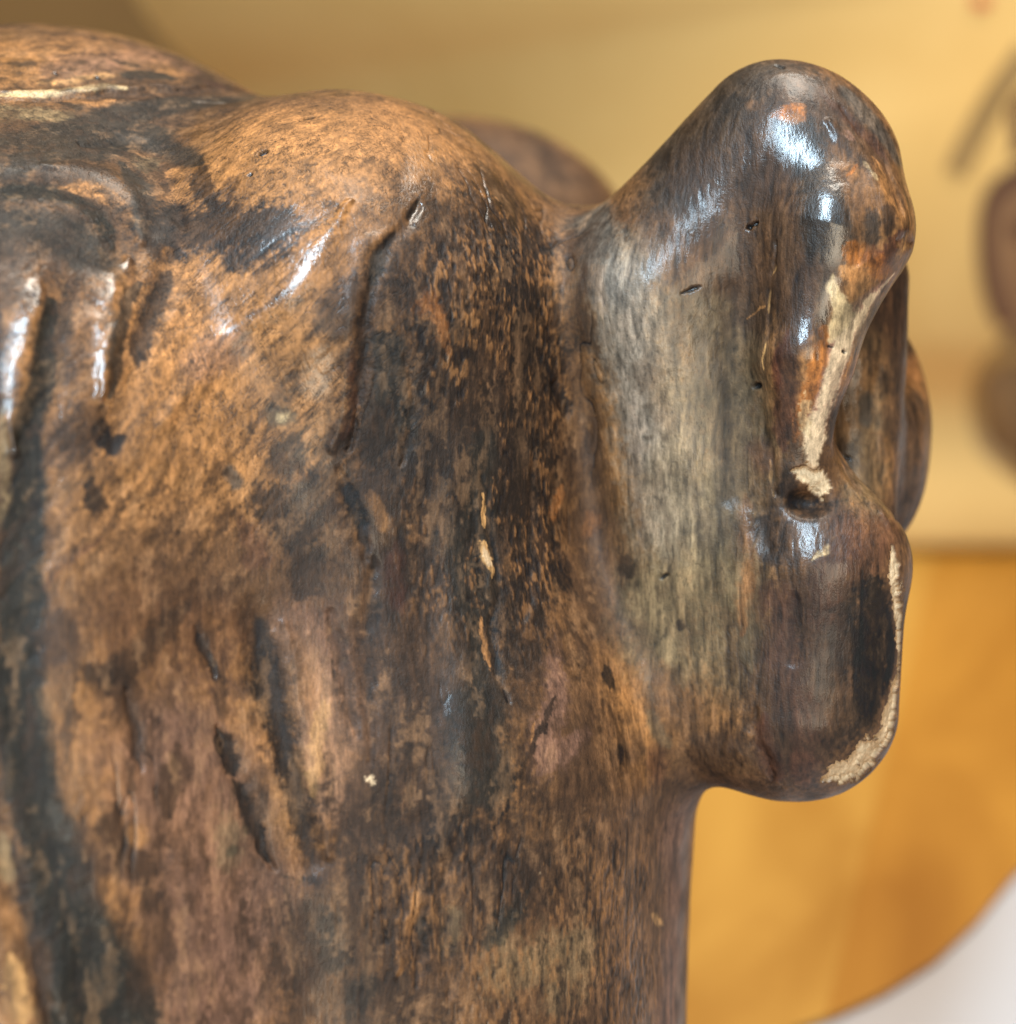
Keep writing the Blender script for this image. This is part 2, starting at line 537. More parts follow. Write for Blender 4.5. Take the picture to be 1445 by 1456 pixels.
    s([(200, 200), (250, 215), (285, 235)], 18, 'dgrey', .9, .4, .5)
    s([(215, 225), (200, 235)], 18, 'olive', .7, .7, .5)
    s([(240, 240), (262, 252)], 11, 'tan', .95, .7, .3)
    s([(225, 255), (240, 270)], 9, 'umber', .8, .7, .4)
    s([(285, 235), (290, 260), (300, 300)], 14, 'dark', .8, .8, .5)
    s([(250, 320), (320, 325), (390, 320)], 40, 'dark', .93, .8, .4)
    s([(250, 300), (230, 350)], 24, 'dark', .85, .6, .5)
    s([(330, 360), (370, 350)], 24, 'dark', .8, .9, .5)
    s([(320, 290), (330, 270), (325, 250)], 12, 'umber', .8, .9, .5)
    # left locks
    s([(95, 400), (92, 500), (72, 540)], 12, 'dgrey', .5, .5, .8)
    s([(240, 385), (225, 420), (205, 480), (195, 520)], 16, 'dark', .9, .5, .5)
    s([(196, 400), (170, 450), (158, 560)], 13, 'dgrey', .85, .4, .5)
    s([(240, 350), (236, 365)], 8, 'tan', .9, .5, .4)
    s([(150, 595), (150, 620), (165, 630), (178, 618)], 15, 'black', .97, .5, .3)
    s([(75, 620), (110, 615), (140, 590), (95, 640)], 18, 'umber', .75, .8, .6)
    s([(130, 690), (137, 710), (136, 728)], 15, 'black', .9, .6, .4)
    s([(105, 655), (120, 650)], 16, 'umber', .6, .8, .7)
    s([(70, 430, 14), (60, 520, 18), (46, 600, 20), (38, 700, 24), (34, 800, 26), (28, 900, 30), (30, 1000, 34), (45, 1120, 34), (80, 1240, 40), (110, 1340, 56), (150, 1470, 84)], 24, 'green', .97, .25, .35)
    s([(-10, 430), (-10, 540), (0, 600)], 14, 'dark', .8, .4, .6)
    s([(10, 560), (4, 680), (2, 760)], 8, 'khaki', .8, .4, .6)
    s([(4, 1190), (14, 1260)], 12, 'khaki', .8, .5, .6)
    s([(10, 1360), (40, 1456)], 16, 'ltan', .8, .5, .6)
    s([(55, 1340), (70, 1456)], 12, 'brown', .8, .5, .6)
    s([(20, 1200), (40, 1300), (60, 1400), (70, 1470)], 8, 'dark', .8, .4, .6)
    s([(78, 1140), (92, 1200)], 10, 'grey', .6, .6, .6)
    s([(58, 830, 6), (110, 790, 5), (160, 755, 3)], 5, 'rbrown', .6, .5, .6)
    s([(140, 985), (170, 950), (215, 915), (270, 860)], 20, 'dark', .7, .8, .7)
    s([(130, 970), (160, 960)], 16, 'dark', .7, .8, .6)
    s([(60, 900), (90, 930), (80, 870)], 18, 'umber', .7, .9, .7)
    s([(220, 850), (340, 830)], 14, 'umber', .5, .9, .7)
    # blotch right of the left plain
    s([(395, 640), (420, 660), (430, 620)], 22, 'dark', .85, .8, .5)
    s([(385, 720), (420, 740), (440, 700)], 28, 'dark', .85, .8, .5)
    s([(420, 770), (440, 800), (430, 850)], 22, 'dark', .8, .8, .5)
    s([(440, 760), (470, 700), (490, 640), (510, 600)], 12, 'dark', .8, .7, .5)
    s([(340, 740), (370, 790), (345, 800)], 16, 'rbrown', .6, .8, .7)
    s([(320, 668), (336, 690)], 11, 'grey', .8, .7, .6)
    s([(385, 590), (415, 596)], 13, 'olive', .8, .6, .6)
    s([(398, 594), (410, 596)], 6, 'straw', .7, .7, .5)
    s([(360, 612)], 8, 'dark', .8, .7, .5)
    s([(470, 450), (500, 430), (515, 420)], 30, 'umber', .8, .8, .6)
    s([(500, 500), (510, 560), (490, 620)], 12, 'rbrown', .7, .8, .5)
    s([(350, 452), (400, 420)], 5, 'umber', .7, .6, .5)
    s([(330, 500), (280, 520)], 24, 'mauve', .45, .6, .8)
    # scratches through the dark roof of the tan field
    s([(600, 280), (560, 330), (535, 380), (522, 440), (516, 520), (518, 580)], 8, 'dark', .95, .4, .4)
    s([(548, 350), (534, 380), (530, 400)], 9, 'dgrey', .8, .3, .4)
    s([(552, 500), (560, 560), (570, 630)], 28, 'dgrey', .95, .4, .4)
    s([(540, 600), (560, 680), (580, 640)], 24, 'dark', .9, .6, .5)
    s([(500, 690), (508, 730), (520, 775)], 11, 'black', .95, .4, .35)
    s([(484, 660), (470, 720), (500, 800)], 9, 'umber', .8, .7, .5)
    s([(530, 700), (545, 760)], 10, 'tan', .6, .8, .5)
    s([(640, 400), (660, 340), (690, 300)], 40, 'umber', .7, 1.0, .6)
    s([(700, 260), (730, 300), (760, 360)], 36, 'dark', .8, .8, .6)
    s([(640, 240), (680, 260)], 20, 'brown', .7, .9, .6)
    s([(700, 300), (735, 400), (760, 480), (780, 560)], 34, 'dark', .75, 1.2, .5)
    s([(600, 400), (640, 470), (620, 560)], 36, 'dark', .6, 1.2, .5)
    s([(590, 440), (620, 430), (640, 500)], 14, 'orange', .5, 1.0, .6)
    s([(790, 540), (798, 565), (804, 590)], 12, 'black', .95, .5, .3)
    s([(700, 560), (740, 620), (780, 640)], 26, 'dark', .8, 1.0, .5)
    s([(800, 690), (785, 740)], 10, 'orange', .6, .8, .5)
    s([(795, 800), (800, 830), (785, 790)], 16, 'black', .8, .8, .4)
    s([(740, 760), (750, 840), (760, 920)], 24, 'dark', .8, 1.2, .4)
    s([(785, 900), (790, 1000), (770, 1080), (830, 1040)], 22, 'mauve', .7, .8, .6)
    s([(800, 880), (826, 920), (820, 990)], 10, 'umber', .8, .9, .4)
    s([(858, 952), (866, 975)], 12, 'black', .9, .7, .4)
    s([(880, 1060), (884, 1080)], 8, 'black', .7, .9, .4)
    s([(690, 640), (684, 720)], 26, 'dgrey', .9, .4, .5)
    s([(670, 760), (662, 900), (676, 1040), (690, 1120)], 34, 'dgrey', .85, .5, .6)
    s([(682, 690), (688, 730), (690, 750)], 5, 'ltan', .9, .9, .3)
    s([(684, 772, 5), (692, 796, 8), (695, 822, 5)], 8, 'ltan', .92, 1.3, .5)
    s([(687, 780, 3), (692, 796, 5), (695, 812, 3)], 5, 'cream', .8, 1.3, .5)
    s([(680, 800), (684, 830)], 6, 'black', .8, .9, .3)
    s([(688, 870), (692, 920), (700, 960)], 5, 'tan', .85, 1.0, .3)
    s([(698, 700), (706, 850), (714, 975), (718, 1000)], 4, 'black', .97, .3, .3)
    s([(560, 770), (556, 830), (570, 870)], 15, 'red', .5, .7, .7)
    s([(620, 880), (640, 960)], 26, 'brown', .6, .7, .8)
    s([(540, 820), (530, 900), (530, 1000)], 8, 'dark', .8, .6, .5)
    s([(792, 980, 5), (786, 1000, 3), (776, 1035, 7), (762, 1055, 5), (750, 1085, 6), (726, 1120, 3), (716, 1150, 6), (700, 1185, 8)], 6, 'black', .85, 1.2, .4)
    s([(762, 1030), (752, 1068)], 3, 'tan', .8, .6, .3)
    s([(600, 1190), (660, 1190), (700, 1185)], 14, 'dark', .8, .9, .5)
    s([(700, 1345), (720, 1310), (748, 1275)], 20, 'green', .9, .8, .5)
    s([(592, 1275), (582, 1330), (572, 1385)], 10, 'tan', .8, 1.0, .7)
    s([(604, 1300), (606, 1350)], 8, 'dgrey', .8, .6, .5)
    s([(630, 1230), (650, 1250), (700, 1220)], 20, 'brown', .7, .9, .5)
    s([(640, 1290), (640, 1360)], 16, 'khaki', .5, 1.0, .6)
    s([(720, 1380), (780, 1360), (830, 1350), (800, 1410)], 34, 'khaki', .55, 1.0, .7)
    s([(529, 1103), (532, 1116)], 5, 'cream', .95, 1.2, .5)
    s([(544, 1133), (547, 1136)], 3.5, 'cream', .8, 1.2, .5)
    s([(770, 1238)], 3, 'cream', .9, .3, .3)
    s([(924, 1296, 5), (934, 1306, 6), (942, 1316, 4)], 5, 'ltan', .9, 1.4, .5)
    # low left grooves and blots
    s([(176, 990), (190, 1040), (197, 1090)], 8, 'dark', .85, .5, .4)
    s([(282, 900), (300, 950), (306, 975)], 8, 'black', .85, .8, .5)
    s([(312, 1040), (326, 1075), (340, 1100)], 11, 'black', .9, .8, .5)
    s([(338, 1110), (356, 1150), (384, 1225)], 11, 'black', .9, .7, .5)
    s([(366, 880), (380, 960), (404, 1060), (426, 1140), (442, 1230)], 20, 'black', .95, .7, .8)
    s([(378, 940), (400, 1040), (430, 1180)], 9, 'dark', .8, .5, .5)
    s([(255, 1060), (240, 1110), (238, 1160)], 20, 'umber', .85, .8, .5)
    s([(175, 1195), (205, 1230), (160, 1180)], 24, 'umber', .85, .8, .5)
    s([(205, 1265), (220, 1290)], 16, 'dark', .7, .9, .5)
    s([(200, 1190)], 14, 'tan', .8, .6, .5)
    s([(155, 1265)], 14, 'tan', .7, .7, .5)
    s([(332, 1205)], 10, 'green', .9, .6, .4)
    s([(330, 1170), (320, 1230)], 22, 'khaki', .5, .8, .6)
    s([(445, 1130), (460, 990)], 10, 'ltan', .5, .9, .6)
    s([(400, 1250), (440, 1255), (470, 1262)], 6, 'dark', .8, .9, .4)
    s([(430, 1290), (450, 1340), (410, 1420)], 20, 'umber', .7, .9, .5)
    s([(470, 1300), (480, 1380)], 20, 'dgrey', .6, .7, .6)
    s([(500, 1430), (530, 1400)], 20, 'dgrey', .7, .7, .6)
    s([(470, 880), (490, 960)], 14, 'dark', .5, 1.0, .5)
    # ---------- ear
    s([(880, 400), (930, 560), (960, 720), (960, 900)], 70, 'khaki', .75, .5, .9)
    s([(1020, 450), (1040, 600), (1050, 780), (1040, 940)], 60, 'olive', .75, .5, .9)
    s([(900, 400), (890, 480), (910, 620)], 34, 'grey', .6, .5, .8)
    s([(960, 640), (970, 760), (930, 860)], 36, 'khaki', .6, .6, .8)
    s([(840, 310), (850, 350), (860, 400)], 36, 'grey', .9, .4, .7)
    s([(822, 350), (826, 470), (838, 620), (852, 760)], 30, 'umber', .55, .5, .9)
    s([(950, 210), (1010, 150), (1070, 110), (960, 270)], 62, 'dgrey', .85, .4, .8)
    s([(1000, 250), (1040, 330), (1080, 250)], 50, 'umber', .8, .5, .8)
    s([(940, 330), (970, 370), (1030, 390)], 34, 'brown', .7, .8, .6)
    s([(1040, 400), (1070, 450), (1060, 360)], 30, 'umber', .8, .6, .7)
    s([(1150, 130), (1120, 250), (1130, 350), (1160, 300), (1140, 420)], 60, 'umber', .85, .4, .8)
    s([(1140, 200), (1165, 260), (1175, 340)], 34, 'dgrey', .8, .4, .6)
    s([(1150, 400), (1125, 480), (1135, 440)], 26, 'umber', .8, .4, .6)
    s([(1200, 120), (1250, 180), (1285, 240)], 16, 'grey', .7, .5, .6)
    s([(1270, 190), (1290, 240)], 5, 'red', .6, .5, .6)
    s([(1105, 165, 9), (1130, 158, 13), (1142, 150, 9)], 12, 'orange', .8, .8, .35)
    s([(1118, 172), (1136, 166)], 8, 'tan', .5, .8, .5)
    s([(1080, 153), (1066, 150)], 8, 'brown', .8, .7, .5)
    s([(1095, 194), (1108, 188)], 3, 'straw', .9, .6, .3)
    s([(1238, 222), (1254, 250), (1268, 285), (1282, 325)], 8, 'tan', .85, .9, .4)
    s([(1230, 235), (1250, 262)], 4, 'straw', .7, 1., .3)
    s([(1170, 130), (1230, 185), (1260, 225)], 9, 'rbrown', .7, .6, .6)
    s([(1205, 185), (1212, 196)], 6, 'mauve', .7, .8, .4)
    s([(1222, 235), (1210, 250)], 3, 'orange', .9, .5, .4)
    s([(1238, 300), (1240, 340)], 16, 'dgrey', .8, .5, .6)
    s([(1262, 290), (1264, 320)], 14, 'umber', .9, .5, .5)
    s([(1225, 365), (1255, 360), (1275, 345), (1290, 330)], 14, 'red', .75, .8, .5)
    s([(1205, 340), (1212, 370), (1216, 400)], 13, 'orange', .85, .8, .4)
    s([(1200, 385), (1225, 395), (1212, 420)], 16, 'tan', .9, .7, .4)
    s([(1268, 388, 9), (1240, 420, 16), (1212, 462, 20), (1192, 510, 20), (1176, 556, 20), (1160, 606, 20), (1152, 650, 20)], 18, 'mauve', .9, .5, .4)
    s([(1268, 388, 7), (1238, 424, 11), (1212, 466, 13), (1194, 512, 13), (1178, 560, 14), (1160, 606, 17), (1154, 640, 17), (1156, 676, 12)], 13, 'cream', .9, .7, .5)
    s([(1176, 480, 9), (1166, 505, 13), (1152, 548, 14), (1136, 590, 15), (1128, 625, 12)], 14, 'orange', .85, .8, .5)
    s([(1120, 470), (1112, 530), (1110, 590), (1112, 640)], 16, 'rbrown', .85, .6, .5)
    s([(1108, 480), (1100, 560)], 8, 'red', .5, .5, .7)
    s([(1122, 600), (1130, 650)], 12, 'dark', .6, 1.1, .5)
    s([(1140, 560), (1150, 620)], 10, 'straw', .55, 1.2, .4)
    s([(1186, 395), (1196, 440), (1182, 480)], 13, 'straw', .75, .5, .4)  # highlight on the rim lightly painted into the colour; gloss adds the rest
    s([(1172, 462), (1176, 478)], 6, 'orange', .9, .6, .4)
    s([(1106, 350, 1.6), (1098, 400, 3), (1092, 440, 3), (1084, 500, 1.8), (1081, 580, 1.4)], 2.4, 'ltan', .85, .3, .4)
    s([(1092, 430), (1074, 446), (1058, 458)], 2, 'tan', .8, .4, .4)
    s([(1126, 186), (1128, 208), (1130, 228)], 2.5, 'grey', .9, .3, .4)
    s([(1092, 652), (1100, 680), (1112, 708)], 2.2, 'ltan', .7, .4, .4)
    s([(1070, 640), (1090, 660)], 18, 'rbrown', .6, .8, .6)
    # pit and lower lobe
    s([(1150, 760), (1170, 850), (1160, 960), (1120, 900), (1110, 1000), (1140, 1080)], 66, 'umber', .85, .5, .7)
    s([(1215, 760), (1240, 800), (1250, 740)], 34, 'rbrown', .75, .5, .7)
    s([(1190, 800), (1170, 870)], 26, 'rbrown', .6, .8, .6)
    s([(1200, 660), (1220, 700)], 14, 'mauve', .8, .7, .5)
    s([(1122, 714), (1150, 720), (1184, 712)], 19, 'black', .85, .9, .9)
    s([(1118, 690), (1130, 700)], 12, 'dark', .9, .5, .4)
    s([(1094, 740), (1090, 770), (1096, 800)], 20, 'dark', .8, .6, .6)
    s([(1150, 803, 2.5), (1166, 786, 4), (1180, 772, 7)], 4, 'straw', .85, .7, .4)
    s([(1130, 845), (1132, 890), (1128, 930)], 15, 'dark', .85, .6, .5)
    s([(1250, 850), (1240, 900), (1238, 970), (1232, 1010)], 32, 'black', .95, .8, .5)
    s([(1268, 850), (1268, 920), (1262, 990)], 12, 'black', .95, .3, .3)
    s([(1200, 880), (1190, 940)], 18, 'dark', .7, .8, .5)
    s([(1185, 868), (1240, 860)], 9, 'dark', .8, .8, .4)
    s([(1190, 1040), (1230, 1035), (1200, 1055)], 14, 'dark', .8, .8, .4)
    s([(1090, 1020), (1090, 1080), (1110, 1110)], 18, 'rbrown', .8, .5, .6)
    s([(1140, 1080), (1150, 1110)], 20, 'rbrown', .7, .5, .6)
    s([(1060, 850), (1070, 950)], 14, 'olive', .6, .8, .6)
    s([(1035, 800), (1040, 870)], 12, 'khaki', .7, .6, .6)
    s([(890, 790), (896, 815)], 12, 'dark', .7, .8, .5)
    s([(840, 730), (830, 760)], 12, 'orange', .4, .7, .6)
    s([(940, 900), (960, 940), (975, 980)], 16, 'khaki', .8, .5, .6)
    s([(892, 905), (898, 935)], 10, 'khaki', .6, 1.0, .9)
    s([(925, 1010), (940, 1050), (950, 1070)], 9, 'khaki', .7, .8, .8)
    s([(960, 1000), (1000, 1050), (950, 980)], 34, 'brown', .6, .6, .8)
    s([(1000, 1080), (1040, 1060)], 26, 'umber', .7, .5, .7)
    s([(940, 1100), (930, 1080)], 20, 'rbrown', .6, .5, .7)
    s([(1040, 720), (1030, 640)], 16, 'dgrey', .4, .8, .6)
    s([(960, 880), (964, 890)], 6, 'dark', .8, .6, .4)
    s([(720, 200), (800, 240), (850, 280)], 80, 'brown', .8, .4, .8)
    s([(740, 205), (790, 215)], 16, 'dark', .6, .6, .9)
    s([(1110, 860), (1120, 960), (1150, 1040)], 26, 'rbrown', .6, .9, .8)
    s([(1180, 980), (1200, 1030)], 20, 'brown', .5, 1.0, .8)
    s([(1060, 700), (1062, 800), (1058, 900)], 12, 'orange', .35, 1.1, .9)
    s([(1020, 480), (1026, 600), (1022, 720)], 10, 'dark', .45, 1.2, .9)
    s([(975, 480), (985, 620), (990, 760)], 8, 'umber', .5, 1.3, .9)
    s([(900, 560), (905, 680), (912, 780)], 9, 'umber', .5, 1.3, .9)
    s([(1215, 345), (1240, 372), (1262, 380)], 16, 'orange', .6, .9, .6)
    s([(1276, 360), (1290, 345)], 12, 'ltan', .5, 1.0, .6)
    s([(890, 390), (905, 520), (930, 640), (955, 740)], 52, 'pale', .24, .7, .9)  # silvery tone of the ear back, with its vertical sheen painted in
    s([(965, 560), (985, 700), (990, 820)], 34, 'khaki', .5, .7, .9)
    s([(960, 1180), (962, 1300), (950, 1450)], 46, 'mauve', .7, .3, .9)
    s([(890, 1180), (900, 1300), (880, 1430)], 60, 'brown', .6, .6, .9)
    # inner side past the rim
    s([(1230, 460), (1230, 560), (1215, 640), (1230, 700)], 40, 'khaki', .6, .6, .8)
    s([(1270, 420), (1280, 500), (1290, 620), (1285, 720)], 44, 'umber', .75, .4, .8)
    s([(1232, 560), (1228, 600)], 14, 'grey', .8, .5, .6)
    s([(1200, 640), (1206, 665)], 14, 'dark', .6, .8, .6)
    s([(1274, 620), (1262, 580)], 14, 'brown', .6, .5, .7)
    return L

CHIP_COL = PAL['cream']
PAINT = paint_list()
TANFIELD = ([(340, 250), (400, 190), (480, 200), (560, 190), (470, 290), (400, 400), (300, 470), (230, 560)], 90)
lay([TANFIELD] + [(q[0], q[1]) for q in PAINT] + [(q[0], q[1]) for q in CARVE] + [(q, r) for q, r, _ in HOLES] + [(q, r) for q, r, _ in POLISH + MATTE] + [(c, 10) for c in CHIPS])

def dress(V, N):
    """displacement, colour and surface finish for a set of surface points"""
    n = len(V)
    # base coat: brown with streaks that follow the brush
    px = V[:, 0] * DIST / (DIST + V[:, 1]) + 722.5
    py = 728 - V[:, 2] * DIST / (DIST + V[:, 1])
    rot = np.array([[math.cos(.75), 0, -math.sin(.75)], [0, 1, 0], [math.sin(.75), 0, math.cos(.75)]], dtype=np.float32)
    Vs = V + 16 * np.stack([vnoise(V / 110, 301), vnoise(V / 110, 302), vnoise(V / 110, 303)], 1)
    Vr = Vs @ rot.T                           # z' runs up to the right: the diagonal brush direction
    wd = sstep(600, 430, px) * sstep(1000, 700, py)
    n_big = fbm(V, 120, 3, 1)
    n_mid = fbm(V, 34, 3, 11)
    st_v = fbm(Vs, 7, 3, 21, (1, 1, 7))
    st_d = fbm(Vr, 7, 3, 31, (1, 1, 9))
    streak = st_v * (1 - wd) + st_d * wd
    n_fine = fbm(V, 9, 2, 41)
    colr = np.empty((n, 3))
    base = PAL['brown'][None, :] * 0.85
    t = sstep(-.35, .45, n_big + .5 * n_mid)[:, None]
    colr[:] = base * (1 - t) + PAL['tan'] * t * .9
    t = sstep(.05, .4, n_mid + .6 * streak)[:, None] * .5
    colr = colr * (1 - t) + PAL['umber'] * t
    n_tiny = fbm(V, 3.6, 2, 46)
    rag_n = n_mid * .5 + n_fine * .45 + streak * .35 + n_tiny * .45
    Vw = V + 14 * np.stack([n_mid, n_fine, np.roll(n_mid, 1)], 1)
    mo_v = fbm(Vw, 20, 4, 101, (1, 1, 3.6))
    mo_d = fbm(Vw @ rot.T, 18, 4, 105, (1, 1, 5))
    mott = (mo_v * (1 - wd) + mo_d * wd) * 1.6
    def vecn(size, seed):
        return np.stack([vnoise(V / size, seed + k) for k in range(3)], 1)
    Wv = V + 7 * vecn(48, 201) + 3 * vecn(15, 211)      # hand-made lines wander
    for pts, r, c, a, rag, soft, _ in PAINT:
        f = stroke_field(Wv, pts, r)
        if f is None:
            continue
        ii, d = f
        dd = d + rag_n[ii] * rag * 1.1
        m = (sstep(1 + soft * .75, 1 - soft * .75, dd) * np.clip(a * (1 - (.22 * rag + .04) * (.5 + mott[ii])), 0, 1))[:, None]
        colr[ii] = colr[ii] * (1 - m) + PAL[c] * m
    wm = 1 - .6 * sstep(835, 880, px)
    f = stroke_field(Wv, *TANFIELD)
    if f is not None:
        wm[f[0]] *= 1 - .85 * sstep(1.5, .7, f[1])
    t = (sstep(-.15, .75, mott) * .66 * wm)[:, None]
    colr = colr * (1 - t) + PAL['umber'] * t
    t = (sstep(.0, -.8, mott) * .34 * wm)[:, None]
    colr = colr * (1 - t) + (PAL['ltan'] * .5 + PAL['mauve'] * .5) * t
    # brushed streaks through everything
    ear_w = sstep(835, 880, px)
    amp = .27 + .2 * ear_w + .14 * wd
    colr *= (1 + amp * streak * 1.6 + .16 * n_fine)[:, None]
    # speckled wear in the middle of the head: dark pits in lighter paint
    spk = fbm(V, 5.2, 2, 51, (1, 1, 2.6))
    wsp = sstep(520, 640, px) * sstep(825, 775, px) * sstep(250, 380, py) * sstep(1000, 780, py) + .6 * sstep(480, 560, px) * sstep(1120, 1220, py) * sstep(960, 900, px)
    wsp = wsp * sstep(-.45, .25, n_big + .7 * mott)
    hi_ = (sstep(.08, .42, spk + .35 * n_mid) * wsp * .6)[:, None]
    colr = colr * (1 - hi_) + PAL['tan'] * hi_
    lo_ = (sstep(-.08, -.45, spk + .25 * n_mid) * (wsp * .65 + .12))[:, None]
    colr = colr * (1 - lo_) + PAL['black'] * lo_
    # thin scratches in the tan field
    sc1 = np.abs(fbm(Vr, 9, 1, 61, (.5, .5, 7)))
    scr = sstep(.06, .0, sc1) * wd * .55
    colr *= (1 - scr)[:, None]
    sc2 = np.abs(fbm(V, 12, 1, 63, (.5, .5, 8)))
    scr2 = sstep(.05, .0, sc2) * ear_w * .35
    colr *= (1 - scr2)[:, None]
    # long thin cracks and creases that run with the hair
    Vc = Vs + .5 * (Wv - V)
    cr_v = np.abs(fbm(Vc, 36, 2, 121, (1, 1, 11)))
    cr_d = np.abs(fbm(Vc @ rot.T, 40, 2, 131, (1, 1, 9)))
    cr = cr_v * (1 - wd) + cr_d * wd
    gate = sstep(.05, .4, fbm(V, 80, 2, 141, (1, 1, 2))) * (1 - ear_w) * (1 - .75 * wd)
    crack = sstep(.030, .0, cr) * gate
    colr *= (1 - .75 * crack)[:, None]
    # chips down to the plaster
    chip = np.zeros(n)
    for ch in CHIPS:
        f = stroke_field(V + .4 * (Wv - V), ch, 10)
        if f is None:
            continue
        ii, d = f
        dd = d + (n_fine[ii] * .8 + n_mid[ii] * .55 + .4 * fbm(V[ii], 4, 1, 71))
        worn = (sstep(2.0, 1.1, dd) * .6)[:, None]
        colr[ii] = colr[ii] * (1 - worn) + (PAL['brown'] * .6 + PAL['tan'] * .4) * worn
        chip[ii] = np.maximum(chip[ii], sstep(1.12, .96, dd))
    cm = chip[:, None]
    cc = CHIP_COL * (1 + .14 * n_fine + .10 * n_mid)[:, None]
    colr = colr * (1 - cm) + cc * cm
    polish = np.zeros(n)
    for q, r, v in POLISH:
        f = stroke_field(V, q, r)
        if f is not None:
            polish[f[0]] = np.maximum(polish[f[0]], v * sstep(1.5, .5, f[1]))
    # relief
    rough_w = 1 - .85 * polish
    disp = .55 * n_mid + rough_w * ((.10 + .28 * ear_w) * streak + .10 * spk + 2.0 * spk * wsp - .35 * scr - .4 * scr2)
    disp += 5 * fbm(V, 170, 2, 81) - 1.2 * crack - 1.6 * sstep(.16, .0, cr) * gate
    dull = np.zeros(n)
    for pts, r, dep in CARVE:
        f = stroke_field(Wv, pts, r)
        if f is None:
            continue
        ii, d = f
        d = d + (.3 if r < 14 else .12) * rag_n[ii]
        g = np.exp(-1.2 * d * d)
        disp[ii] += .6 * dep * g
        if dep < 0:
            dull[ii] = np.maximum(dull[ii], np.exp(-.6 * d * d))
    lum = colr @ np.array([.3, .6, .1])
    for q, r, dep in HOLES:
        f = stroke_field(V, q, r)
        if f is None:
            continue
        ii, d = f
        m = sstep(1.2, .5, d + .5 * n_fine[ii] + .3 * n_tiny[ii])
        disp[ii] -= dep * m
        colr[ii] *= (1 - .85 * m)[:, None]
    disp -= chip * (7 + 4 * fbm(V, 22, 2, 91) + 2 * n_fine + 1.0 * n_tiny)
    # finish: dark lacquer is glossier, pale wear and plaster are dull
    gloss = np.clip(.55 - .4 * lum + .6 * n_big + .3 * n_mid, .06, .85) * (1 - chip) * (1 - .85 * dull)
    for q, r, v in MATTE:
        f = stroke_field(Wv, q, r)
        if f is not None:
            gloss[f[0]] *= 1 - v * sstep(1.4, .4, f[1])
    gloss = np.maximum(gloss, polish * (1 - chip))
    # old lacquer: deep darks, warm lights
    g_ = (colr @ np.array([.3, .6, .1]))[:, None]
    colr = g_ + (colr - g_) * 1.08
    k_ = np.clip(g_, .004, 1) / .26
    paint_w = (1 - chip)[:, None]
    colr = colr * (1 - paint_w + paint_w * np.clip(k_ ** .58 * 1.08, .16, 1.12))
    return disp.astype(np.float32), np.clip(colr, .004, .9), gloss, chip

def finish(V, F):
    N = vnormals(V, F)
    disp, colr, gloss, chip = dress(V, N)
    V2 = V + N * disp[:, None]
    return V2, vnormals(V2, F), colr, gloss, chip

# ------------------------------------------------------------------ materials
def new_mat(name):
    m = bpy.data.materials.new(name)
    m.use_nodes = True
    nt = m.node_tree
    return m, nt, nt.nodes['Principled BSDF']

def N_(nt, kind, **kw):
    nd = nt.nodes.new(kind)
    for k, v in kw.items():
        setattr(nd, k, v)
    return nd

def math_(nt, op, a, b=None, clamp=False):
    m = nt.nodes.new('ShaderNodeMath')
    m.operation = op
    m.use_clamp = clamp
    for i, v in enumerate((a, b)):
        if v is None:
            continue
        if isinstance(v, (int, float)):
            m.inputs[i].default_value = v
        else:
            nt.links.new(v, m.inputs[i])
    return m.outputs[0]

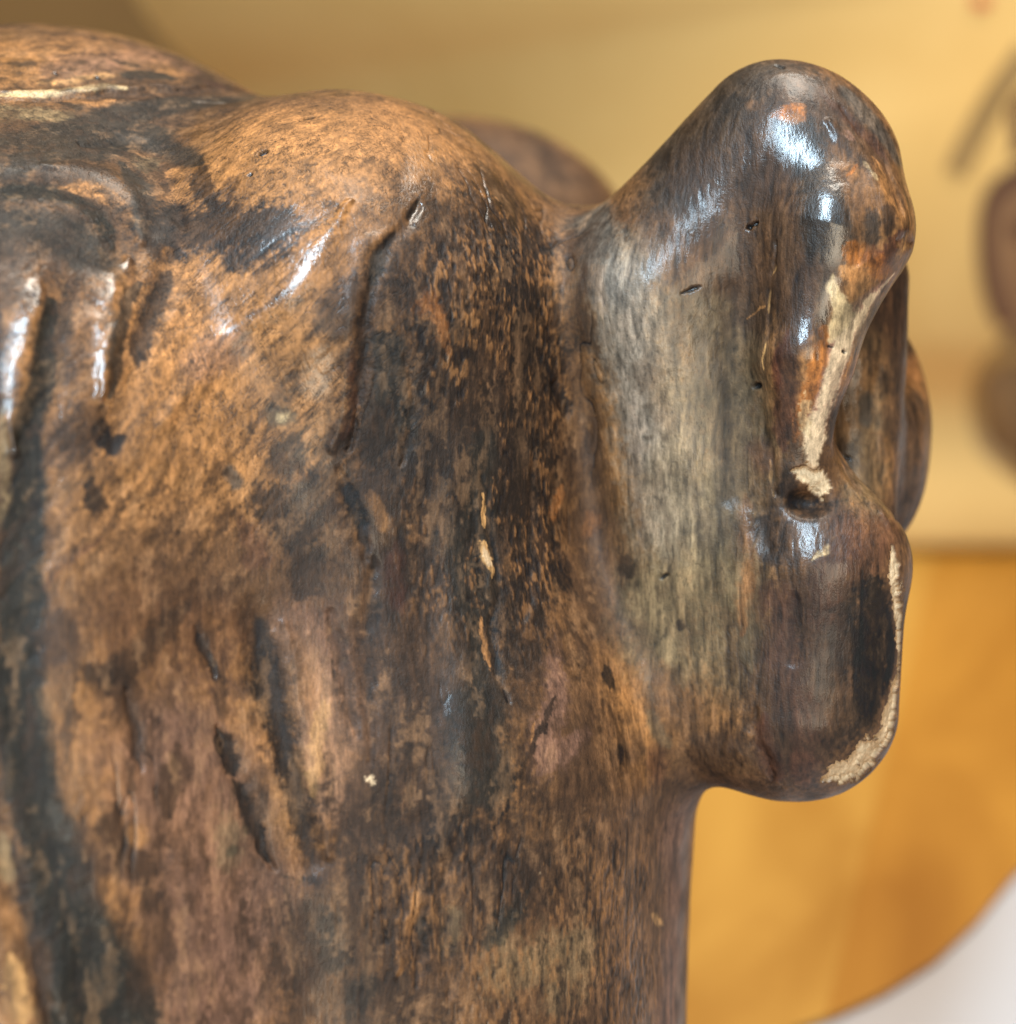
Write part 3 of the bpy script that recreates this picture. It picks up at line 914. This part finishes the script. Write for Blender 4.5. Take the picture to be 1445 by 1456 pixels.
def paint_material():
    m, nt, p = new_mat('lacquered_plaster')
    L = nt.links
    ca = N_(nt, 'ShaderNodeAttribute', attribute_name='paint')
    sa = N_(nt, 'ShaderNodeAttribute', attribute_name='finish')
    pc = N_(nt, 'ShaderNodeAttribute', attribute_name='brush')
    sep = N_(nt, 'ShaderNodeSeparateColor')
    L.new(sa.outputs['Color'], sep.inputs[0])
    def noise(scale, stretch, detail=4, rough=.6):
        mp = N_(nt, 'ShaderNodeMapping')
        mp.inputs['Scale'].default_value = stretch
        L.new(pc.outputs['Vector'], mp.inputs[0])
        t = N_(nt, 'ShaderNodeTexNoise')
        t.inputs['Scale'].default_value = scale
        t.inputs['Detail'].default_value = detail
        t.inputs['Roughness'].default_value = rough
        L.new(mp.outputs[0], t.inputs['Vector'])
        return t.outputs['Fac']
    fine = noise(22, (1, 1, .28))
    grit = noise(34, (1, 1, 1), 3)
    soft = noise(3.0, (1, 1, 1), 3)
    # short scratches across the brushed field: dark hairlines in the diagonal and in a second direction
    def scratch(angle, scale, width):
        mp = N_(nt, 'ShaderNodeMapping')
        mp.inputs['Rotation'].default_value = (0, angle, 0)
        L.new(pc.outputs['Vector'], mp.inputs[0])
        m2 = N_(nt, 'ShaderNodeMapping')
        m2.inputs['Scale'].default_value = (1, 1, .16)
        L.new(mp.outputs[0], m2.inputs[0])
        t = N_(nt, 'ShaderNodeTexNoise')
        t.inputs['Scale'].default_value = scale
        t.inputs['Detail'].default_value = 2
        t.inputs['Distortion'].default_value = .4
        L.new(m2.outputs[0], t.inputs['Vector'])
        d = math_(nt, 'ABSOLUTE', math_(nt, 'SUBTRACT', t.outputs['Fac'], .5))
        return math_(nt, 'SUBTRACT', 1.0, math_(nt, 'DIVIDE', d, width), True)
    sel = math_(nt, 'MULTIPLY', math_(nt, 'SUBTRACT', soft, .38, True), 5.0, True)
    scr = math_(nt, 'MAXIMUM', scratch(-.75, 13, .034), math_(nt, 'MULTIPLY', scratch(.5, 11, .024), .8))
    scr = math_(nt, 'MULTIPLY', math_(nt, 'MULTIPLY', scr, sel), sep.outputs[2])
    dark = math_(nt, 'MULTIPLY_ADD', scr, -.75)
    dark.node.inputs[2].default_value = 1.0
    # colour
    f = math_(nt, 'MULTIPLY_ADD', fine, 1.5)
    f.node.inputs[2].default_value = .25
    g = math_(nt, 'MULTIPLY_ADD', grit, .6)
    g.node.inputs[2].default_value = .7
    k = math_(nt, 'MULTIPLY', math_(nt, 'MULTIPLY', f, g), dark)
    mul = N_(nt, 'ShaderNodeMix', data_type='RGBA', blend_type='MULTIPLY')
    mul.inputs[0].default_value = 1
    L.new(ca.outputs['Color'], mul.inputs[6])
    L.new(k, mul.inputs[7])
    L.new(mul.outputs[2], p.inputs['Base Color'])
    # roughness
    r = math_(nt, 'MULTIPLY_ADD', sep.outputs[0], -.30)
    r.node.inputs[2].default_value = .66
    r2 = math_(nt, 'MULTIPLY_ADD', soft, .22)
    L.new(r, r2.node.inputs[2])
    r3 = math_(nt, 'SUBTRACT', r2, .11, True)
    r4 = math_(nt, 'MULTIPLY_ADD', sep.outputs[1], .45)
    L.new(r3, r4.node.inputs[2])
    L.new(r4, p.inputs['Roughness'])
    inv = math_(nt, 'SUBTRACT', 1.0, sep.outputs[1], True)
    L.new(math_(nt, 'MULTIPLY', math_(nt, 'MULTIPLY', inv, math_(nt, 'POWER', sep.outputs[0], 1.6)), 1.0), p.inputs['Coat Weight'])
    p.inputs['Coat Roughness'].default_value = .13
    L.new(math_(nt, 'MULTIPLY_ADD', inv, .20), p.inputs['Specular IOR Level'])
    p.inputs['Specular IOR Level'].links[0].from_node.inputs[2].default_value = .1
    # relief
    h = math_(nt, 'SUBTRACT', math_(nt, 'ADD', fine, math_(nt, 'MULTIPLY', grit, .6)), math_(nt, 'MULTIPLY', scr, .5))
    b = N_(nt, 'ShaderNodeBump')
    b.inputs['Strength'].default_value = .5
    b.inputs['Distance'].default_value = .00022
    L.new(h, b.inputs['Height'])
    L.new(b.outputs[0], p.inputs['Normal'])
    b2 = N_(nt, 'ShaderNodeBump')
    b2.inputs['Strength'].default_value = .15
    b2.inputs['Distance'].default_value = .00022
    L.new(h, b2.inputs['Height'])
    L.new(b2.outputs[0], p.inputs['Coat Normal'])
    return m

PLASTER = paint_material()

# ------------------------------------------------------------------ build the bust's parts
bust = bpy.data.objects.new('bust', None)
col.objects.link(bust)
base_pt = to_world(np.array(D(380, 2150, 0)))
bust.location = (float(base_pt[0]), float(base_pt[1]), 0.0)
bust['label'] = 'brown lacquered plaster bust seen from behind with a large chipped ear'
bust['category'] = 'bust'

def diag_of(V):
    px = V[:, 0] * DIST / (DIST + V[:, 1]) + 722.5
    py = 728 - V[:, 2] * DIST / (DIST + V[:, 1])
    return sstep(690, 560, px) * sstep(760, 560, py)

def make_part(name, V, N, F, colr, gloss, chip, sel, parent, label=None):
    if sel.sum() == 0:
        return None
    u, inv = np.unique(F[sel], return_inverse=True)
    f = inv.reshape(-1, 4)
    Wd = to_world(V[u]) - np.array(bust.location)
    me = bpy.data.meshes.new(name)
    me.vertices.add(len(u))
    me.vertices.foreach_set('co', Wd.astype(np.float32).ravel())
    me.loops.add(f.size)
    me.loops.foreach_set('vertex_index', f.astype(np.int32).ravel())
    me.polygons.add(len(f))
    me.polygons.foreach_set('loop_start', np.arange(0, f.size, 4, dtype=np.int32))
    me.polygons.foreach_set('loop_total', np.full(len(f), 4, dtype=np.int32))
    me.update()
    me.validate()
    me.polygons.foreach_set('use_smooth', np.ones(len(me.polygons), dtype=bool))
    a = me.attributes.new('paint', 'FLOAT_COLOR', 'POINT')
    a.data.foreach_set('color', np.concatenate([colr[u], np.ones((len(u), 1))], 1).astype(np.float32).ravel())
    a = me.attributes.new('finish', 'FLOAT_COLOR', 'POINT')
    a.data.foreach_set('color', np.stack([gloss[u], chip[u], diag_of(V[u]), np.ones(len(u))], 1).astype(np.float32).ravel())
    a = me.attributes.new('brush', 'FLOAT_VECTOR', 'POINT')
    q = V[u]
    q = q + 12 * np.stack([vnoise(q / 120, 311), vnoise(q / 120, 312), vnoise(q / 120, 313)], 1)
    a.data.foreach_set('vector', (q / 100).astype(np.float32).ravel())
    nn = N[u]
    nw = nn[:, :1] * RIGHT + nn[:, 1:2] * FWD + nn[:, 2:3] * UP
    me.normals_split_custom_set_from_vertices(nw.astype(np.float32))
    me.materials.append(PLASTER)
    o = bpy.data.objects.new(name, me)
    col.objects.link(o)
    o.parent = parent
    if label:
        o['label'] = label
    return o

def labels_of(V, F):
    c = V[F].mean(1)
    h = head_parts(c)
    e, f, u, r, l = ear_parts(c)
    hz = (CAMH - (c[:, 1] + DIST) * math.sin(PITCH) + c[:, 2] * math.cos(PITCH))
    lab = np.zeros(len(F), dtype=int)              # 0 hair
    kx = c[:, 0] * DIST / (DIST + c[:, 1]) + 722.5
    ear = (np.minimum(e, f) < h + 6) & (kx > 820)
    lab[ear] = 1
    lab[ear & (f < e)] = 2
    lab[ear & (r < np.minimum(u, 30)) & (f >= e)] = 3
    lab[ear & (l < 14) & (f >= e)] = 4
    py = 728 - c[:, 2] * DIST / (DIST + c[:, 1])
    lab[(lab == 0) & (py > 1150 + .3 * (900 - kx))] = 5
    return lab

Vf2, Nf, cf, gf, chf = finish(Vf, Ff)
Nf0 = Nf
print('dressed', round(time.time() - T0, 1))
labf = labels_of(Vf, Ff)
chipface = chf[Ff].mean(1) > .5
hair = make_part('hair', Vf2, Nf, Ff, cf, gf, chf, (labf == 0), bust, 'streaked brown carved hair')
neck = make_part('neck', Vf2, Nf, Ff, cf, gf, chf, (labf == 5), bust)
ear = make_part('ear', Vf2, Nf, Ff, cf, gf, chf, (labf == 1), bust, 'large brown ear seen from behind')
make_part('ear_hollow', Vf2, Nf, Ff, cf, gf, chf, (labf == 2), ear)
make_part('ear_rim', Vf2, Nf, Ff, cf, gf, chf, (labf == 3) & ~chipface, ear, 'glossy rim of the ear with paint worn to tan')
make_part('earlobe', Vf2, Nf, Ff, cf, gf, chf, (labf == 4) & ~chipface, ear, 'dark earlobe with its edge chipped to bare plaster')
fc = Vf[Ff].mean(1)
for k, ch in enumerate(CHIPS):
    P, _ = drop([c[:2] for c in ch])
    d = np.full(len(fc), 1e9)
    for q in P:
        d = np.minimum(d, np.linalg.norm(fc - q, axis=1))
    make_part('plaster_chip', Vf2, Nf, Ff, cf, gf, chf, chipface & np.isin(labf, (3, 4)) & (d < 60), ear, 'bare cream plaster where paint broke off')
# the far side, coarser
Vb, Fb = subdivide(Vb, Fb)
Vb = project(Vb, 1)
Vb2, Nb, cb, gb, chb = finish(Vb, Fb)
labb = labels_of(Vb, Fb)
for nm, sel in (('skull', labb == 0), ('shoulder', labb == 5), ('ear_front', (labb > 0) & (labb < 5))):
    make_part(nm, Vb2, Nb, Fb, cb, gb, chb, sel, bust)
print('bust', round(time.time() - T0, 1))

# ------------------------------------------------------------------ setting
def wood_material(name, c1, c2, scale, stretch, rough=.35, bump=.15):
    m, nt, p = new_mat(name)
    L = nt.links
    tc = N_(nt, 'ShaderNodeTexCoord')
    mp = N_(nt, 'ShaderNodeMapping')
    mp.inputs['Scale'].default_value = stretch
    L.new(tc.outputs['Object'], mp.inputs[0])
    t = N_(nt, 'ShaderNodeTexNoise')
    t.inputs['Scale'].default_value = scale
    t.inputs['Detail'].default_value = 6
    t.inputs['Distortion'].default_value = .6
    L.new(mp.outputs[0], t.inputs['Vector'])
    r = N_(nt, 'ShaderNodeValToRGB')
    r.color_ramp.elements[0].position = .3
    r.color_ramp.elements[1].position = .7
    r.color_ramp.elements[0].color = (*lin(*c1), 1)
    r.color_ramp.elements[1].color = (*lin(*c2), 1)
    L.new(t.outputs['Fac'], r.inputs[0])
    L.new(r.outputs[0], p.inputs['Base Color'])
    p.inputs['Roughness'].default_value = rough
    if rough > .7:
        p.inputs['Specular IOR Level'].default_value = .15
    b = N_(nt, 'ShaderNodeBump')
    b.inputs['Strength'].default_value = bump
    b.inputs['Distance'].default_value = .001
    L.new(t.outputs['Fac'], b.inputs['Height'])
    L.new(b.outputs[0], p.inputs['Normal'])
    return m

def box_mesh(name, size, bevel=.001):
    import bmesh
    bm = bmesh.new()
    bmesh.ops.create_cube(bm, size=1)
    bmesh.ops.scale(bm, vec=size, verts=bm.verts)
    if bevel:
        bmesh.ops.bevel(bm, geom=bm.edges[:], offset=bevel, segments=2, affect='EDGES', profile=.6)
    me = bpy.data.meshes.new(name)
    bm.to_mesh(me)
    bm.free()
    return me

def add(name, me, loc, mat, parent=None):
    o = bpy.data.objects.new(name, me)
    col.objects.link(o)
    o.location = loc
    if mat:
        me.materials.append(mat) if not me.materials else None
    o.parent = parent
    return o

def ray_plane(px, py, axis, value):     # where a line of sight meets a level or upright plane of the room
    d = (px - 722.5) * RIGHT + DIST * FWD + (728.0 - py) * UP
    t = (value / U - CAMP[axis]) / d[axis]
    return (CAMP + d * t) * U

WT = .0016                       # top of the wooden board above the white table
WALLY = float(ray_plane(1350, 776, 2, WT)[1])
white, nt, p = new_mat('white_cloth')
tx = N_(nt, 'ShaderNodeTexNoise')
tx.inputs['Scale'].default_value = 60
bp = N_(nt, 'ShaderNodeBump')
bp.inputs['Strength'].default_value = .2
bp.inputs['Distance'].default_value = .001
nt.links.new(tx.outputs['Fac'], bp.inputs['Height'])
nt.links.new(bp.outputs[0], p.inputs['Normal'])
p.inputs['Base Color'].default_value = (.40, .375, .375, 1)
p.inputs['Roughness'].default_value = .8
tt = add('table_top', box_mesh('table_top', (2.6, 2.0, .03), 0), (0, .6, -.0152), white)
tt['kind'] = 'structure'

# round-cornered wooden board of joined planks that run away from the viewer
pa, pb = ray_plane(1188, 1392, 2, WT), ray_plane(1249, 1126, 2, WT)
pdir = (pb - pa) / np.linalg.norm(pb - pa)
ang = math.atan2(-pdir[0], pdir[1])
tray = bpy.data.objects.new('wooden_board', None)
col.objects.link(tray)
tray['label'] = 'honey-coloured wooden board of joined planks lying on white cloth behind the bust'
tray['category'] = 'wooden board'
tray.location = (float(pa[0]), float(pa[1]), 0)
tray.rotation_euler = (0, 0, ang)
tones = [((140, 86, 16), (188, 132, 46)), ((152, 102, 30), (196, 150, 70)), ((142, 90, 22), (186, 132, 50)), ((142, 90, 24), (184, 128, 50))]
mats = [wood_material('honey_wood', a, b, 9, (3.2, 1.1, 1), .36) for a, b in tones]  # stretched blotches in the grain also paint in golden reflections
edge = [(1900, 1010), (1700, 1078), (1560, 1152), (1445, 1240), (1390, 1308), (1330, 1364), (1260, 1408), (1190, 1440), (1100, 1470), (1010, 1490), (960, 1498)]
out = [ray_plane(x, y, 2, WT)[:2] for x, y in edge]
ca_, sa_ = math.cos(-ang), math.sin(-ang)
def to_tray(q):
    x, y = q[0] - pa[0], q[1] - pa[1]
    return (ca_ * x - sa_ * y, sa_ * x + ca_ * y)
poly = [to_tray(q) for q in out] + [to_tray(q) for q in ((-.35, out[-1][1] + .05), (-.35, WALLY + .20), (out[0][0], WALLY + .20))]
PW = .105
def plank(k):
    import bmesh
    bm = bmesh.new()
    f = bm.faces.new([bm.verts.new((x, y, .0003)) for x, y in poly])
    for x, sgn in ((k * PW + .00002, -1), ((k + 1) * PW - .00002, 1)):
        bmesh.ops.bisect_plane(bm, geom=bm.verts[:] + bm.edges[:] + bm.faces[:], plane_co=(x, 0, 0), plane_no=(sgn, 0, 0), clear_outer=True)
    if not bm.faces:
        bm.free()
        return None
    r = bmesh.ops.extrude_face_region(bm, geom=bm.faces[:])
    for v in r['geom']:
        if isinstance(v, bmesh.types.BMVert):
            v.co.z = WT
    bmesh.ops.recalc_face_normals(bm, faces=bm.faces)
    me = bpy.data.meshes.new('plank')
    bm.to_mesh(me)
    bm.free()
    return me
for k in range(-6, 5):
    me = plank(k)
    if me:
        add('plank', me, (0, 0, 0), mats[{-1: 1, 0: 2, -2: 3, 1: 0}.get(k, k % 4)], tray)
wall = add('wall', box_mesh('wall', (3.0, .05, 1.6), 0), (0, WALLY + .26, .75), wood_material('brown_board', (112, 84, 42), (134, 102, 56), 3, (1, 1, 1), .6))
wall['kind'] = 'structure'

def slab(name, outline, thick, mat, y, parent=None):
    import bmesh
    bm = bmesh.new()
    f = bm.faces.new([bm.verts.new((x, y, z)) for x, z in outline])
    r = bmesh.ops.extrude_face_region(bm, geom=[f])
    for v in r['geom']:
        if isinstance(v, bmesh.types.BMVert):
            v.co.y += thick
    bmesh.ops.recalc_face_normals(bm, faces=bm.faces)
    me = bpy.data.meshes.new(name)
    bm.to_mesh(me)
    bm.free()
    me.materials.append(mat)
    o = bpy.data.objects.new(name, me)
    col.objects.link(o)
    o.parent = parent
    return o

def ribbon(name, pts, width, mat, parent, closed=False):
    """a drawn line on the board: a thin raised band along a path given on the board's face"""
    p = catmull(np.array(pts, dtype=float), 6)
    q = np.array([on_board(*a) for a in p])
    t = np.gradient(q, axis=0)
    t /= np.linalg.norm(t, axis=1, keepdims=True)
    nrm = np.stack([-t[:, 1], t[:, 0]], 1) * width / 2
    a, b = q + nrm, q - nrm
    n = len(q)
    yo = np.array([belly(z) for z in q[:, 1]])
    vs = [(x, -.0006 + y, z) for (x, z), y in zip(a, yo)] + [(x, -.0006 + y, z) for (x, z), y in zip(b, yo)] + [(x, .0004 + y, z) for (x, z), y in zip(a, yo)] + [(x, .0004 + y, z) for (x, z), y in zip(b, yo)]
    fs = [(i, i + 1, n + i + 1, n + i) for i in range(n - 1)]
    fs += [(i, 2 * n + i, 2 * n + i + 1, i + 1) for i in range(n - 1)] + [(n + i, n + i + 1, 3 * n + i + 1, 3 * n + i) for i in range(n - 1)]
    me = bpy.data.meshes.new(name)
    me.from_pydata(vs, [], fs)
    me.materials.append(mat)
    o = bpy.data.objects.new(name, me)
    col.objects.link(o)
    o.parent = parent
    return o

def on_board(px, py):
    p = ray_plane(px, py, 1, WALLY)
    return float(p[0]), float(p[2])

bmat = wood_material('straw_board', (198, 156, 92), (214, 174, 110), 14, (1, 1, 1), .9, .05)
left = [on_board(*q) for q in ((330, 160), (290, 112), (258, 84), (234, 56), (212, 28), (196, 4), (184, -30), (170, -80), (150, -160))]
rightx = on_board(1445, 700)[0] + .12
topz = left[-1][1]
lowz = on_board(1380, 766)[1]
lowx = left[0][0]
board = bpy.data.objects.new('board', None)
col.objects.link(board)
board.location = (0, WALLY, 0)
board['label'] = 'pale straw-coloured board with brown drawn outlines standing behind the bust'
board['category'] = 'board'
z1, z2 = on_board(1380, 470)[1], on_board(1380, 600)[1]
def belly(z):
    if z < z2:
        t = max(0, (z - lowz) / (z2 - lowz))
        return -.006 + .013 * t * t * (3 - 2 * t)
    t = min(1, (z - z2) / (z1 - z2))
    return .007 * (1 - t * t * (3 - 2 * t))

def panel():                     # the sheet bellies back a little above its foot and flares forward at the bottom
    outline = [(rightx, lowz), (rightx, topz)] + left[::-1] + [(lowx, lowz)]
    import bmesh
    bm = bmesh.new()
    bm.faces.new([bm.verts.new((x, 0, z)) for x, z in outline])
    for z in np.linspace(lowz, z1, 26)[1:]:
        bmesh.ops.bisect_plane(bm, geom=bm.verts[:] + bm.edges[:] + bm.faces[:], plane_co=(0, 0, float(z)), plane_no=(0, 0, 1))
    for v in bm.verts:
        v.co.y = belly(v.co.z)
    for f in bm.faces:
        f.smooth = True
    r = bmesh.ops.extrude_face_region(bm, geom=bm.faces[:])
    for v in r['geom']:
        if isinstance(v, bmesh.types.BMVert):
            v.co.y += .006
    bmesh.ops.recalc_face_normals(bm, faces=bm.faces)
    me = bpy.data.meshes.new('panel')
    bm.to_mesh(me)
    bm.free()
    me.materials.append(bmat)
    return me
add('panel', panel(), (0, 0, 0), None, board)
for fx in (lowx + .03, rightx - .05):
    add('foot', box_mesh('foot', (.03, .05, lowz - WT - .0005), .001), (fx, .012, (lowz + WT) / 2), mats[2], board)
ink = wood_material('brown_ink', (76, 44, 28), (96, 60, 36), 30, (1, 1, 1), .6, 0)
ink2 = wood_material('faded_ink', (150, 116, 66), (166, 130, 78), 20, (1, 1, 1), .6, 0)
ochre = wood_material('ochre_wash', (186, 140, 66), (196, 152, 80), 20, (1, 1, 1), .6, 0)
red = wood_material('red_ink', (196, 84, 50), (206, 96, 60), 20, (1, 1, 1), .6, 0)
def patch(name, pts, mat):      # a flat painted area on the board
    p = np.array([on_board(*a) for a in catmull(np.array(pts + pts[:1], dtype=float), 6)[:-1]])
    n = len(p)
    vs = [(x, belly(z) - .0003 - .00006 * len(board.children), z) for x, z in p] + [(x, belly(z) + .0004, z) for x, z in p]
    me = bpy.data.meshes.new(name)
    me.from_pydata(vs, [], [tuple(range(n))] + [(i, n + i, n + (i + 1) % n, (i + 1) % n) for i in range(n)])
    me.materials.append(mat)
    return add(name, me, (0, 0, 0), None, board)
wash = wood_material('brown_wash', (118, 82, 54), (146, 106, 68), 40, (1, 1, 1), .6, 0)
wash2 = wood_material('umber_wash', (104, 76, 48), (130, 98, 62), 40, (1, 1, 1), .6, 0)
patch('painted_area', [(1500, 240), (1440, 250), (1408, 290), (1404, 360), (1416, 440), (1440, 470), (1500, 480)], wash)
patch('painted_area', [(1500, 462), (1440, 466), (1424, 484), (1440, 498), (1500, 500)], wash2)
patch('painted_area', [(1500, 486), (1430, 500), (1402, 550), (1404, 620), (1430, 665), (1500, 690)], wash2)
ribbon('drawn_outline', [(1480, 236), (1440, 250), (1412, 275), (1402, 320), (1404, 380), (1414, 430), (1430, 462)], .0042, ink, board)
ribbon('drawn_outline', [(1470, 488), (1420, 510), (1402, 560), (1404, 620), (1426, 665), (1470, 690)], .0060, ink2, board)
ribbon('drawn_outline', [(1470, 130), (1446, 160), (1452, 200), (1448, 222)], .0040, ink, board)
ribbon('faded_stroke', [(1462, 70), (1420, 130), (1380, 200), (1358, 245)], .0060, ink2, board)
ribbon('drawn_eye', [(1436, 330), (1450, 326), (1470, 330)], .0050, ink, board)
ribbon('red_mark', [(1384, -4), (1396, 4), (1406, -2)], .0026, red, board)

print('total', round(time.time() - T0, 1))
